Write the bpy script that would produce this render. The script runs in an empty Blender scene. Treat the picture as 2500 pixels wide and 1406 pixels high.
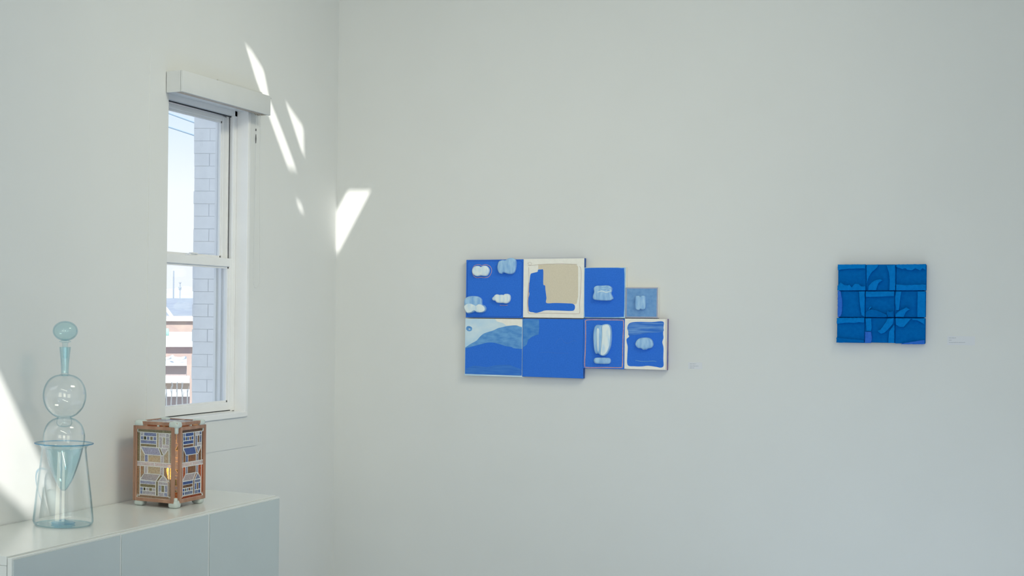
import bpy, bmesh, math, random
from mathutils import Vector, Matrix
random.seed(7)
SC = bpy.context.scene
COL = SC.collection

# ------------------------------------------------------------------ camera
CAM = Vector((3.0038, -6.7106, 1.5))
PSI = math.radians(31.772)
ROLL = math.atan(.0115)
FPX, PX, PY = 3498.77, 349.0, 765.6            # focal length and principal point of a 2500 x 1406 frame
cam = bpy.data.cameras.new('camera')
cam.sensor_fit = 'HORIZONTAL'; cam.sensor_width = 36
cam.lens = 36 * FPX / 2500
cam.shift_x = (1250 - PX) / 2500
cam.shift_y = (PY - 703) / 2500
cam.clip_end = 600
camo = bpy.data.objects.new('camera', cam); COL.objects.link(camo)
camo.matrix_world = (Matrix.Translation(CAM) @ Matrix.Rotation(PSI, 4, 'Z') @ Matrix.Rotation(math.pi / 2, 4, 'X')
                     @ Matrix.Rotation(ROLL, 4, 'Z'))
SC.camera = camo

# ------------------------------------------------------------------ colour management, world, sun, fill lamps
SC.view_settings.view_transform = 'Standard'
SC.view_settings.look = 'None'
SC.view_settings.gamma = 1
SC.view_settings.use_curve_mapping = False
SC.view_settings.exposure = 0.0
SC.cycles.use_denoising = True
SC.cycles.max_bounces = 14
SC.cycles.diffuse_bounces = 6
SC.cycles.glossy_bounces = 6
SC.cycles.transmission_bounces = 8
SC.cycles.transparent_max_bounces = 40
SC.cycles.caustics_reflective = False
SC.cycles.caustics_refractive = False

w = bpy.data.worlds.new('daylight'); SC.world = w; w.use_nodes = True
nt = w.node_tree; nt.nodes.clear()
tc = nt.nodes.new('ShaderNodeTexCoord'); sx = nt.nodes.new('ShaderNodeSeparateXYZ')
rp = nt.nodes.new('ShaderNodeValToRGB'); bg = nt.nodes.new('ShaderNodeBackground'); wo = nt.nodes.new('ShaderNodeOutputWorld')
nt.links.new(tc.outputs['Generated'], sx.inputs[0]); nt.links.new(sx.outputs['Z'], rp.inputs[0])
nt.links.new(rp.outputs[0], bg.inputs[0]); nt.links.new(bg.outputs[0], wo.inputs[0])
cr = rp.color_ramp; cr.elements[0].position = 0.0; cr.elements[0].color = (.93, .95, .97, 1)
cr.elements[1].position = 1.0; cr.elements[1].color = (.34, .52, .86, 1)
for p_, c_ in ((.085, (.92, .95, .985, 1)), (.135, (.72, .83, .965, 1)), (.4, (.55, .71, .94, 1))):
    e_ = cr.elements.new(p_); e_.color = c_
bg.inputs[1].default_value = 1.22

SUN = Vector((-1.0, 1.5, -1.75)).normalized()
sl = bpy.data.lights.new('sun', 'SUN'); sl.energy = 7.0; sl.angle = math.radians(.55); sl.color = (1, .965, .90)
so = bpy.data.objects.new('sun', sl); COL.objects.link(so)
so.rotation_euler = SUN.to_track_quat('-Z', 'Y').to_euler(); so.location = (5, -5, 8)

# room extents
RX, RY, RZ = 8.6, -9.4, 4.2

def area(name, loc, direction, sx_, sy_, energy, color):
    l = bpy.data.lights.new(name, 'AREA'); l.shape = 'RECTANGLE'; l.size = sx_; l.size_y = sy_; l.energy = energy; l.color = color
    if name == 'fill_left_wall': l.spread = math.radians(75)
    o = bpy.data.objects.new(name, l); COL.objects.link(o); o.location = loc
    o.rotation_euler = Vector(direction).to_track_quat('-Z', 'Z' if abs(direction[2]) < .9 else 'Y').to_euler()
    return o
# fill lamps added in guessed openings of the unseen walls and under the ceiling
area('fill_left_rear', (-.10, -8.0, 1.75), (1, 0, 0), 1.6, 2.0, 8.0, (1.00, 0.94, 0.70))
area('fill_back_left', (1.6, RY - .05, 1.9), (0, 1, 0), 2.0, 2.4, 40.0, (1.00, 0.93, 0.66))
area('fill_back_right', (4.8, RY - .05, 1.9), (0, 1, 0), 2.0, 2.4, 43.0, (1.00, 0.95, 0.71))
area('fill_left_wall', (3.3, -2.4, RZ - .3), (-3.3, 1.5, -2.6), 1.6, .5, 11.2, (1.00, 0.96, 0.77))  # added lamp that lifts the left wall near the corner
area('fill_top_right', (6.2, -4.4, RZ - .12), (0, 0, -1), 3.0, .25, 10.0, (0.92, 0.88, 0.85))  # overhead fill lamps, added to balance the wall brightness
area('fill_top_rear', (3.4, -7.4, RZ - .12), (0, 0, -1), 4.2, .25, 72.0, (0.95, 0.94, 0.81))

# ------------------------------------------------------------------ picture-to-place: a sight line met with a real plane
cR, sR = math.cos(ROLL), math.sin(ROLL)
def ray(u, v):
    a, b = u - PX, v - PY
    a2 = a * cR + b * sR; b2 = -a * sR + b * cR
    return Vector((a2 * math.cos(PSI) - FPX * math.sin(PSI), a2 * math.sin(PSI) + FPX * math.cos(PSI), -b2))
def onx(u, v, x): d = ray(u, v); return CAM + d * ((x - CAM.x) / d.x)
def ony(u, v, y): d = ray(u, v); return CAM + d * ((y - CAM.y) / d.y)
def at(u, v, dist): return CAM + ray(u, v) * (dist / FPX)

# ------------------------------------------------------------------ materials
def s2l(c):
    return tuple((x / 255 / 12.92) if x / 255 <= .04045 else ((x / 255 + .055) / 1.055) ** 2.4 for x in c)
MATS = {}
def mat(name, col, rough=.6, spec=.3, col2=None, scale=20.0, stretch=(1, 1, 1), bump=0.0, bscale=200.0, metal=0.0, lo=.35, hi=.65, coat=0.0, detail=4.0):
    if name in MATS: return MATS[name]
    m = bpy.data.materials.new(name); m.use_nodes = True; n = m.node_tree; b = n.nodes['Principled BSDF']
    b.inputs['Base Color'].default_value = (*col, 1); b.inputs['Roughness'].default_value = rough
    b.inputs['Specular IOR Level'].default_value = spec; b.inputs['Metallic'].default_value = metal
    b.inputs['Coat Weight'].default_value = coat; b.inputs['Coat Roughness'].default_value = .03
    t = n.nodes.new('ShaderNodeTexCoord'); mp = n.nodes.new('ShaderNodeMapping'); mp.inputs['Scale'].default_value = stretch
    n.links.new(t.outputs['Object'], mp.inputs[0])
    if col2 is not None:
        nz = n.nodes.new('ShaderNodeTexNoise'); nz.inputs['Scale'].default_value = scale; nz.inputs['Detail'].default_value = detail
        n.links.new(mp.outputs[0], nz.inputs['Vector'])
        r = n.nodes.new('ShaderNodeValToRGB'); r.color_ramp.elements[0].position = lo; r.color_ramp.elements[1].position = hi
        r.color_ramp.elements[0].color = (*col, 1); r.color_ramp.elements[1].color = (*col2, 1)
        n.links.new(nz.outputs['Fac'], r.inputs[0]); n.links.new(r.outputs[0], b.inputs['Base Color'])
    if bump:
        nz = n.nodes.new('ShaderNodeTexNoise'); nz.inputs['Scale'].default_value = bscale; nz.inputs['Detail'].default_value = 3
        n.links.new(t.outputs['Object'], nz.inputs['Vector'])
        bp = n.nodes.new('ShaderNodeBump'); bp.inputs['Strength'].default_value = bump; bp.inputs['Distance'].default_value = .002
        n.links.new(nz.outputs['Fac'], bp.inputs['Height']); n.links.new(bp.outputs[0], b.inputs['Normal'])
    MATS[name] = m; return m

def thin_glass(name, face, edge, refl=.9, rough=0.0, gain=1.0):
    """Thin clear glass: tinted see-through with a mirror reflection that grows towards grazing view."""
    m = bpy.data.materials.new(name); m.use_nodes = True; n = m.node_tree; n.nodes.clear()
    o = n.nodes.new('ShaderNodeOutputMaterial'); mx = n.nodes.new('ShaderNodeMixShader'); tr = n.nodes.new('ShaderNodeBsdfTransparent')
    gl = n.nodes.new('ShaderNodeBsdfGlossy'); lw = n.nodes.new('ShaderNodeLayerWeight'); fr = n.nodes.new('ShaderNodeFresnel')
    rp = n.nodes.new('ShaderNodeValToRGB'); mu = n.nodes.new('ShaderNodeMath'); mu.operation = 'MULTIPLY'; mu.inputs[1].default_value = gain
    lw.inputs[0].default_value = .5; fr.inputs[0].default_value = 1.45
    rp.color_ramp.elements[0].position = .60; rp.color_ramp.elements[0].color = (*face, 1)
    rp.color_ramp.elements[1].position = 1.0; rp.color_ramp.elements[1].color = (*edge, 1)
    gl.inputs['Color'].default_value = (refl, refl, refl, 1); gl.inputs['Roughness'].default_value = rough
    # the same reflectance from either side of the wall of glass
    geo = n.nodes.new('ShaderNodeNewGeometry'); ior = n.nodes.new('ShaderNodeMix'); ior.data_type = 'FLOAT'
    ior.inputs[2].default_value = 1.45; ior.inputs[3].default_value = 1 / 1.45
    n.links.new(geo.outputs['Backfacing'], ior.inputs[0])
    inv = n.nodes.new('ShaderNodeMix'); inv.data_type = 'FLOAT'; inv.inputs[2].default_value = 1.45; inv.inputs[3].default_value = 1.45
    n.links.new(geo.outputs['Backfacing'], inv.inputs[0]); n.links.new(inv.outputs[0], fr.inputs[0])
    n.links.new(lw.outputs['Facing'], rp.inputs[0]); n.links.new(rp.outputs[0], tr.inputs[0])
    pw = n.nodes.new('ShaderNodeMath'); pw.operation = 'POWER'; pw.inputs[1].default_value = 4.0
    ad = n.nodes.new('ShaderNodeMath'); ad.operation = 'MULTIPLY_ADD'; ad.inputs[1].default_value = .75 * gain; ad.inputs[2].default_value = .035 * gain
    n.links.new(lw.outputs['Facing'], pw.inputs[0]); n.links.new(pw.outputs[0], ad.inputs[0])
    n.links.new(ad.outputs[0], mx.inputs[0]); n.links.new(tr.outputs[0], mx.inputs[1]); n.links.new(gl.outputs[0], mx.inputs[2])
    n.links.new(mx.outputs[0], o.inputs[0])
    for k in (fr, mu, ior, inv, geo): n.nodes.remove(k)
    MATS[name] = m; return m

def stained(name, col, see=.5, bump=.35, bscale=260):
    """Textured coloured glass: part see-through, part body colour, glossy face."""
    if name in MATS: return MATS[name]
    m = bpy.data.materials.new(name); m.use_nodes = True; n = m.node_tree; n.nodes.clear()
    o = n.nodes.new('ShaderNodeOutputMaterial'); mx = n.nodes.new('ShaderNodeMixShader'); tr = n.nodes.new('ShaderNodeBsdfTransparent')
    b = n.nodes.new('ShaderNodeBsdfPrincipled'); b.inputs['Base Color'].default_value = (*col, 1); b.inputs['Roughness'].default_value = .18
    b.inputs['Specular IOR Level'].default_value = .5
    tl = n.nodes.new('ShaderNodeBsdfTranslucent'); tl.inputs[0].default_value = (*col, 1)
    m2 = n.nodes.new('ShaderNodeMixShader'); m2.inputs[0].default_value = .4
    k = max(col); tr.inputs[0].default_value = (*[.25 + .75 * c / k for c in col], 1)
    t = n.nodes.new('ShaderNodeTexCoord'); nz = n.nodes.new('ShaderNodeTexNoise'); nz.inputs['Scale'].default_value = bscale
    bp = n.nodes.new('ShaderNodeBump'); bp.inputs['Strength'].default_value = bump; bp.inputs['Distance'].default_value = .002
    n.links.new(t.outputs['Object'], nz.inputs['Vector']); n.links.new(nz.outputs['Fac'], bp.inputs['Height']); n.links.new(bp.outputs[0], b.inputs['Normal'])
    r = n.nodes.new('ShaderNodeMapRange'); r.inputs['From Min'].default_value = .3; r.inputs['From Max'].default_value = .7
    r.inputs['To Min'].default_value = max(0, see - .22); r.inputs['To Max'].default_value = min(1, see + .22)
    n.links.new(nz.outputs['Fac'], r.inputs['Value'])
    n.links.new(b.outputs[0], m2.inputs[1]); n.links.new(tl.outputs[0], m2.inputs[2])
    n.links.new(r.outputs[0], mx.inputs[0]); n.links.new(m2.outputs[0], mx.inputs[1]); n.links.new(tr.outputs[0], mx.inputs[2])
    n.links.new(mx.outputs[0], o.inputs[0]); MATS[name] = m; return m

M_wall = mat('wall_paint', (.69, .70, .69), .55, .25, col2=(.70, .71, .70), scale=3, bump=.05, bscale=60)
M_wallm = M_wall
M_wallu = mat('bright_wall_paint', (.80, .80, .79), .8, .2, col2=(.82, .82, .81), scale=3)
M_ceil = mat('cream_ceiling_paint', (.86, .845, .74), .8, .2, col2=(.88, .865, .76), scale=2)
M_floor = mat('blue_grey_floor', (.37, .47, .62), .35, .4, col2=(.42, .52, .67), scale=2.5)
M_white = mat('white_gloss_paint', (.66, .675, .67), .4, .35, col2=(.68, .695, .69), scale=8)
M_vinyl = mat('white_vinyl', (.78, .785, .79), .3, .4, col2=(.80, .805, .81), scale=10)
M_dark = mat('dark_seal', (.05, .055, .06), .7, .2)
M_blind = mat('blind_paint', (.63, .645, .64), .5, .3, col2=(.65, .66, .655), scale=9)
M_beige = mat('blind_fabric', (.50, .44, .39), .8, .2, col2=(.56, .50, .45), scale=60)
M_chain = mat('bead_chain_plastic', (.60, .61, .60), .4, .4)
M_brass = mat('brass_fitting', (.42, .36, .26), .45, .5, col2=(.30, .22, .18), scale=80)

# ------------------------------------------------------------------ mesh helpers
ORIGIN = {}
def link_mesh(name, verts, faces, m, parent=None, smooth=False):
    off = ORIGIN.get(parent.name, Vector((0, 0, 0))) if parent else Vector((0, 0, 0))
    me = bpy.data.meshes.new(name); me.from_pydata([tuple(Vector(v) - off) for v in verts], [], faces)
    bm = bmesh.new(); bm.from_mesh(me); bmesh.ops.recalc_face_normals(bm, faces=bm.faces); bm.to_mesh(me); bm.free()
    for p in me.polygons: p.use_smooth = smooth
    me.materials.append(m)
    o = bpy.data.objects.new(name, me); COL.objects.link(o)
    if parent: o.parent = parent
    ORIGIN[o.name] = off
    return o
def empty(name, label, cat, loc, group=None, kind=None):
    o = bpy.data.objects.new(name, None); COL.objects.link(o); o.location = loc; o.empty_display_size = .1
    ORIGIN[o.name] = Vector(loc)
    tag(o, label, cat, group, kind); return o
def tag(o, label=None, cat=None, group=None, kind=None):
    if label: o['label'] = label
    if cat: o['category'] = cat
    if group: o['group'] = group
    if kind: o['kind'] = kind
    return o
class MB:
    def __init__(s): s.v = []; s.f = []
    def add(s, v, f):
        n = len(s.v); s.v += [Vector(x) for x in v]; s.f += [tuple(i + n for i in q) for q in f]; return s
    def box(s, x0, x1, y0, y1, z0, z1, b=0.0):
        if b <= 0:
            v = [(x, y, z) for x in (x0, x1) for y in (y0, y1) for z in (z0, z1)]
            return s.add(v, [(0, 1, 3, 2), (4, 6, 7, 5), (0, 4, 5, 1), (2, 3, 7, 6), (0, 2, 6, 4), (1, 5, 7, 3)])
        bm = bmesh.new(); bmesh.ops.create_cube(bm, size=1)
        for q in bm.verts: q.co = Vector(((x0 + x1) / 2 + q.co.x * (x1 - x0), (y0 + y1) / 2 + q.co.y * (y1 - y0), (z0 + z1) / 2 + q.co.z * (z1 - z0)))
        bmesh.ops.bevel(bm, geom=bm.edges[:], offset=b, segments=2 if b < .006 else 3, affect='EDGES', profile=.5)
        bm.verts.index_update(); s.add([q.co.copy() for q in bm.verts], [tuple(q.index for q in f.verts) for f in bm.faces]); bm.free(); return s
    def tube(s, pts, r, n=8, closed=False):
        pts = [Vector(p) for p in pts]; N = len(pts); rings = []
        up = None
        for i, p in enumerate(pts):
            a = pts[(i - 1) % N] if (closed or i > 0) else p; b = pts[(i + 1) % N] if (closed or i < N - 1) else p
            t = (b - a).normalized()
            if up is None: up = t.orthogonal().normalized()
            up = (up - t * up.dot(t)).normalized(); side = t.cross(up)
            rr = r[i] if isinstance(r, (list, tuple)) else r
            rings.append([p + (up * math.cos(2 * math.pi * k / n) + side * math.sin(2 * math.pi * k / n)) * rr for k in range(n)])
        v = [q for g in rings for q in g]; f = []
        for i in range(N if closed else N - 1):
            j = (i + 1) % N
            for k in range(n): f.append((i * n + k, i * n + (k + 1) % n, j * n + (k + 1) % n, j * n + k))
        if not closed: f.append(tuple(range(n))[::-1]); f.append(tuple((N - 1) * n + k for k in range(n)))
        return s.add(v, f)
    def lathe(s, c, prof, n=64, closed=True):
        """prof: list of (radius, z); closed profile loops back on itself."""
        cx, cy = c; N = len(prof); v = []; f = []
        for r, z in prof:
            for k in range(n): a = 2 * math.pi * k / n; v.append((cx + r * math.cos(a), cy + r * math.sin(a), z))
        for i in range(N if closed else N - 1):
            j = (i + 1) % N
            for k in range(n): f.append((i * n + k, i * n + (k + 1) % n, j * n + (k + 1) % n, j * n + k))
        return s.add(v, f)
    def build(s, name, m, parent=None, smooth=False): return link_mesh(name, s.v, s.f, m, parent, smooth)
def auto_smooth(o, deg=35):
    bm = bmesh.new(); bm.from_mesh(o.data)
    for e in bm.edges:
        e.smooth = not (len(e.link_faces) == 2 and e.calc_face_angle(0) > math.radians(deg))
    for f in bm.faces: f.smooth = True
    bm.to_mesh(o.data); bm.free(); return o
def spline(pts, n=6, closed=True):
    out = []; N = len(pts); P = [Vector(p) for p in pts]
    for i in range(N if closed else N - 1):
        p0 = P[(i - 1) % N] if (closed or i > 0) else P[i]; p1 = P[i]; p2 = P[(i + 1) % N]; p3 = P[(i + 2) % N] if (closed or i + 2 < N) else P[(i + 1) % N]
        for k in range(n):
            t = k / n
            out.append(.5 * ((2 * p1) + (p2 - p0) * t + (2 * p0 - 5 * p1 + 4 * p2 - p3) * t * t + (3 * p1 - p0 - 3 * p2 + p3) * t ** 3))
    if not closed: out.append(P[-1])
    return out
def inward(poly, d):
    """offset a closed outline in the x-z plane inwards by d"""
    A = sum(poly[i][0] * poly[(i + 1) % len(poly)][1] - poly[(i + 1) % len(poly)][0] * poly[i][1] for i in range(len(poly)))
    sg = 1 if A > 0 else -1; out = []
    for i in range(len(poly)):
        a = Vector(poly[i - 1]); b = Vector(poly[i]); c = Vector(poly[(i + 1) % len(poly)])
        t = (c - a); t = t.normalized() if t.length > 1e-9 else Vector((1, 0)); nrm = Vector((-t.y, t.x)) * sg
        out.append(b + nrm * d)
    return out
def relief(name, poly, y0, h, m, parent, bevel=None, steps=4, smooth=True, tilt=None):
    """A raised piece on the main wall: outline in (x, z), standing from plane y0 towards the room by h."""
    b = bevel if bevel is not None else min(.008, h); v = []; f = []; n = len(poly)
    rings = [(0.0, 0.0)]
    if b > 0:
        for i in range(steps + 1):
            a = math.pi / 2 * i / steps
            rings.append((b * (1 - math.cos(a)), max(h - b, h * .15) + (h - max(h - b, h * .15)) * math.sin(a)))
    else: rings.append((0.0, h))
    for off, hh in rings:
        q = inward(poly, off) if off > 0 else poly
        for p in q: v.append((p[0], y0 - (hh * (tilt(p) if tilt else 1)), p[1]))
    for i in range(len(rings) - 1):
        for k in range(n): f.append((i * n + k, i * n + (k + 1) % n, (i + 1) * n + (k + 1) % n, (i + 1) * n + k))
    f.append(tuple((len(rings) - 1) * n + k for k in range(n))); f.append(tuple(range(n))[::-1])
    o = link_mesh(name, v, f, m, parent, smooth)
    bm = bmesh.new(); bm.from_mesh(o.data); bmesh.ops.triangulate(bm, faces=[q for q in bm.faces if len(q.verts) > 4]); bm.to_mesh(o.data); bm.free()
    return auto_smooth(o, 50) if smooth else o

# ------------------------------------------------------------------ the room shell
def wall_cells(name, axis, pos, thick, us, vs, holes, m):
    """wall with rectangular holes; axis 'x' lies at x=pos..pos+thick, u runs along y (or x), v is height"""
    mb = MB(); us = sorted(us); vs = sorted(vs); idx = {}
    def vert(i, j, s):
        if (i, j, s) not in idx:
            idx[(i, j, s)] = len(mb.v); d = pos + (thick if s else 0)
            mb.v.append(Vector((d, us[i], vs[j]) if axis == 'x' else (us[i], d, vs[j])))
        return idx[(i, j, s)]
    def solid(i, j):
        if not (0 <= i < len(us) - 1 and 0 <= j < len(vs) - 1): return False
        cu, cv = (us[i] + us[i + 1]) / 2, (vs[j] + vs[j + 1]) / 2
        return not any(a < cu < b and c < cv < d for a, b, c, d in holes)
    for i in range(len(us) - 1):
        for j in range(len(vs) - 1):
            if not solid(i, j): continue
            for s in (0, 1): mb.f.append((vert(i, j, s), vert(i + 1, j, s), vert(i + 1, j + 1, s), vert(i, j + 1, s)))
            for di, dj, e in ((-1, 0, ((i, j), (i, j + 1))), (1, 0, ((i + 1, j), (i + 1, j + 1))), (0, -1, ((i, j), (i + 1, j))), (0, 1, ((i, j + 1), (i + 1, j + 1)))):
                if not solid(i + di, j + dj):
                    a, b = e; mb.f.append((vert(*a, 0), vert(*b, 0), vert(*b, 1), vert(*a, 1)))
    return tag(mb.build(name, m), kind='structure')

WY0, WY1, WZ0, WZ1 = -1.683, -.98, 1.060, 2.428      # the window opening in the left wall
wall_cells('wall_left', 'x', 0, -.16, [RY - .2, -8.9, -7.1, WY0, WY1, 0], [0, .7, WZ0, WZ1, 2.8, 6.2], [(WY0, WY1, WZ0, WZ1), (-8.9, -7.1, .7, 2.8)], M_wall)  # unseen top extended past the ceiling to shade the brick pier
wall_cells('wall_back', 'y', 0, .18, [-.16, RX + .2], [0, RZ + .3], [], M_wallm)
wall_cells('wall_right', 'x', RX, .2, [RY - .2, -8.5, -4.7, 0], [0, .35, 2.85, RZ + .3], [(-8.5, -4.7, .35, 2.85)], M_wallu)
wall_cells('wall_shade_stub', 'x', 3.55, .2, [-.95, 0], [0, RZ], [], M_wall)        # unseen stub wall added to shade the right end of the back wall
wall_cells('wall_front', 'y', RY, -.2, [-.16, .55, 5.85, RX + .2], [0, .65, 3.15, RZ + .3], [(.55, 5.85, .65, 3.15)], M_wallu)
tag(MB().box(-.16, RX + .2, RY - .2, .18, -.2, 0).build('floor', M_floor), kind='structure')

# unseen ceiling; its openings are made up, shaped to cast the sun patches
def up_sun(p): t = (RZ - p.z) / SUN.z; q = p + SUN * t; return (q.x, q.y)
SUN_HOLES = [
    [onx(*q, 0) for q in ((589, 88), (614, 112), (644, 160), (658, 230), (694, 322), (729, 418), (722, 424), (703, 420), (676, 348), (630, 222))],
    [onx(*q, 0) for q in ((686, 221), (741, 300), (743, 392), (735, 376), (706, 288))],
    [onx(*q, 0) for q in ((720, 474), (738, 490), (745, 532), (728, 520))],
    [ony(*q, 0) for q in ((849, 457), (914, 457), (866, 548), (821, 632), (821.5, 510))],
    [onx(*q, 0) for q in ((-260, 420), (0, 900), (80, 1072), (160, 1240), (70, 1270), (0, 1205), (-250, 960))],
]
SUN_HOLES.append([Vector(p) for p in ((1.9, -2.5, 0), (3.5, -2.5, 0), (3.5, -.4, 0), (1.9, -.4, 0))])  # extra opening added so the sunlit floor bounces light onto the wall
cu = bpy.data.curves.new('ceiling', 'CURVE'); cu.dimensions = '2D'; cu.fill_mode = 'BOTH'; cu.extrude = .02
def add_poly(pts):
    sp = cu.splines.new('POLY'); sp.points.add(len(pts) - 1); sp.use_cyclic_u = True
    for q, p in zip(sp.points, pts): q.co = (p[0], p[1], 0, 1)
add_poly([(-.1, RY - .1), (RX + .1, RY - .1), (RX + .1, .1), (-.1, .1)])
for P in SUN_HOLES: add_poly([up_sun(p) for p in P])
tmp = bpy.data.objects.new('ceiling_curve', cu)
COL.objects.link(tmp); bpy.context.view_layer.update()
me = bpy.data.meshes.new_from_object(tmp.evaluated_get(bpy.context.evaluated_depsgraph_get()))
COL.objects.unlink(tmp); bpy.data.objects.remove(tmp)
me.materials.clear(); me.materials.append(M_ceil)
ce = bpy.data.objects.new('ceiling', me); COL.objects.link(ce); ce.location = (0, 0, RZ); tag(ce, kind='structure')

# flush infill board round the window, seen only by its joint line
TR = (-1.83, -.858, .905, 2.558)
mb = MB()
for a, b, c, d in ((TR[0], WY0, TR[2], TR[3]), (WY1, TR[1], TR[2], TR[3]), (WY0, WY1, TR[2], WZ0), (WY0, WY1, WZ1, TR[3])): mb.box(-.001, .0022, a, b, c, d)
tag(mb.build('trim_1', M_wall), kind='structure')
tag(MB().box(0, .015, RY, 0, 0, .12, .004).build('baseboard_left', M_white), kind='structure')
tag(MB().box(.016, RX, -.015, 0, 0, .12, .004).build('baseboard_back', M_white), kind='structure')

# ------------------------------------------------------------------ the sash window
win = empty('window_1', None, None, (0, (WY0 + WY1) / 2, WZ0), kind='structure')
mb = MB()
# outer frame lining the reveal, stepped jambs, head and sill
mb.box(-.05, .008, WY1 - .012, WY1 + .0, WZ0 + .0, WZ1, .002).box(-.05, -.002, WY0, WY0 + .0015, WZ0, WZ1)
mb.box(-.05, .008, WY0, WY1, WZ1 - .012, WZ1, .002).box(-.05, .010, WY0, WY1, WZ0 - .018, WZ0 + .006, .003)
mb.box(-.05, .007, WY1 - .001, WY1 + .016, WZ0 - .018, WZ1, .003)
mb.box(-.15, -.05, WY1 - .030, WY1, WZ0, WZ1).box(-.15, -.05, WY0, WY0 + .030, WZ0, WZ1).box(-.15, -.05, WY0, WY1, WZ1 - .034, WZ1)
mb.box(-.15, -.05, WY0, WY1, WZ0 - .02, WZ0 + .008)
mb.build('window_frame', M_vinyl, win)
mb = MB()
for x in (-.056, -.084, -.112, -.138): mb.box(x - .005, x + .005, WY1 - .040, WY1 - .028, WZ0 + .008, WZ1 - .034, .0015)
mb.build('jamb_track', M_vinyl, win)
mb = MB().box(-.078, -.076, WY1 - .0320, WY1 - .029, 1.75, WZ1 - .034).box(-.074, -.070, WY0 + .03, WY1 - .03, WZ1 - .0385, WZ1 - .0335)
mb.box(-.066, -.054, WY0 + .03, WY1 - .03, WZ0 + .0075, WZ0 + .0115).box(-.100, -.098, WY1 - .033, WY1 - .029, 1.75, WZ1 - .034)
mb.build('weather_seal', M_dark, win)
M_pane = thin_glass('window_glass', (.96, .975, .98), (.9, .93, .95), .8, gain=.8)
def sash(name, x0, x1, y0, y1, z0, z1, st, br, tr_):
    m_ = MB(); B = .003
    m_.box(x0, x1, y0, y0 + st, z0, z1, B).box(x0, x1, y1 - st, y1, z0, z1, B).box(x0, x1, y0 + st, y1 - st, z0, z0 + br, B).box(x0, x1, y0 + st, y1 - st, z1 - tr_, z1, B)
    g = .008   # glazing bead
    m_.box(x0 + .008, x1 - .008, y0 + st, y0 + st + g, z0 + br, z1 - tr_).box(x0 + .008, x1 - .008, y1 - st - g, y1 - st, z0 + br, z1 - tr_)
    m_.box(x0 + .008, x1 - .008, y0 + st, y1 - st, z0 + br, z0 + br + g).box(x0 + .008, x1 - .008, y0 + st, y1 - st, z1 - tr_ - g, z1 - tr_)
    o = m_.build(name, M_vinyl, win)
    xm = (x0 + x1) / 2
    MB().box(xm - .002, xm + .002, y0 + st, y1 - st, z0 + br, z1 - tr_).build('pane', M_pane, o)
    return o
sash('lower_sash', -.082, -.052, WY0 + .034, WY1 - .016, WZ0 + .0115, 1.752, .044, .036, .038)
sash('upper_sash', -.112, -.086, WY0 + .034, WY1 - .034, 1.722, WZ1 - .0385, .040, .034, .022)
lk = MB().box(-.078, -.056, -1.395, -1.325, 1.752, 1.759, .002)
lk.lathe((-.067, -1.36), [(.0001, 1.757), (.012, 1.757), (.012, 1.766), (.0001, 1.766)], 16, True)
lk.box(-.066, -.050, -1.385, -1.335, 1.759, 1.765, .002)
lk.build('sash_lock', M_vinyl, win)

# ------------------------------------------------------------------ roller blind box over the window
BY0, BY1, BZ0, BZ1, BX = -1.708, -.918, 2.400, 2.487, .081
bl = empty('roller_blind', 'white roller blind box over the sash window with a bead chain hanging at its end', 'blind', (0, (BY0 + BY1) / 2, BZ0))
MB().box(BX - .010, BX, BY0, BY1, BZ0, BZ1, .0015).build('valance', M_blind, bl)
MB().box(.005, BX - .011, BY0, BY0 + .010, BZ0, BZ1, .0015).build('end_return', M_blind, bl)
MB().box(.005, BX - .011, BY0 + .011, BY1 + .035, BZ1 - .006, BZ1 + .0, .0015).box(.005, .011, -1.28, BY1 + .055, BZ0 + .045, BZ1 + .030, .001).build('top_board', M_blind, bl)
MB().tube([(.042, BY0 + .014, 2.4285), (.042, BY1 - .035, 2.4285)], .0265, 20).build('roller', M_beige, bl, True)
auto_smooth(bl.children[-1])
br = MB().box(.011, BX - .012, BY1 - .026, BY1 - .022, BZ0 + .008, BZ1 - .007).lathe((0, 0), [(.0001, -.004), (.022, -.004), (.022, .004), (.0001, .004)], 20)
for i in range(8, len(br.v)): x, y, z = br.v[i]; br.v[i] = Vector((.042 + x, BY1 - .030 + z, 2.438 + y))
br.box(.02, BX - .014, BY1 - .034, BY1 - .004, BZ0 + .002, BZ0 + .005)
br.build('bracket', M_brass, bl)
ch = MB()
loop = [Vector((.042, -.982, 2.425)), Vector((.040, -.983, 2.0)), Vector((.036, -.985, 1.70)), Vector((.035, -.980, 1.645)), Vector((.035, -.965, 1.622)), Vector((.035, -.943, 1.622)),
        Vector((.035, -.922, 1.645)), Vector((.036, -.920, 1.70)), Vector((.040, -.936, 2.0)), Vector((.042, -.944, 2.425))]
dense = []
for i in range(len(loop) - 1):
    n_ = max(1, int((loop[i + 1] - loop[i]).length / .0075))
    for k in range(n_): dense.append(loop[i].lerp(loop[i + 1], k / n_))
dense.append(loop[-1])
ch.tube(dense, .0007, 4)
for p in dense:
    r = .0021; ch.add([p + Vector(q) * r for q in ((1, 0, 0), (-1, 0, 0), (0, 1, 0), (0, -1, 0), (0, 0, 1), (0, 0, -1))],
                      [(0, 2, 4), (2, 1, 4), (1, 3, 4), (3, 0, 4), (2, 0, 5), (1, 2, 5), (3, 1, 5), (0, 3, 5)])
ch.build('bead_chain', M_chain, bl)
MB().tube([(.041, -.982, 2.31), (.041, -.982, 2.29), (.041, -.982, 2.27)], [.002, .0035, .002], 8).tube([(.041, -.982, 2.335), (.041, -.982, 2.325)], .003, 8).build('chain_connector', mat('chain_connector_grey', (.12, .12, .12), .5), bl)

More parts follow.
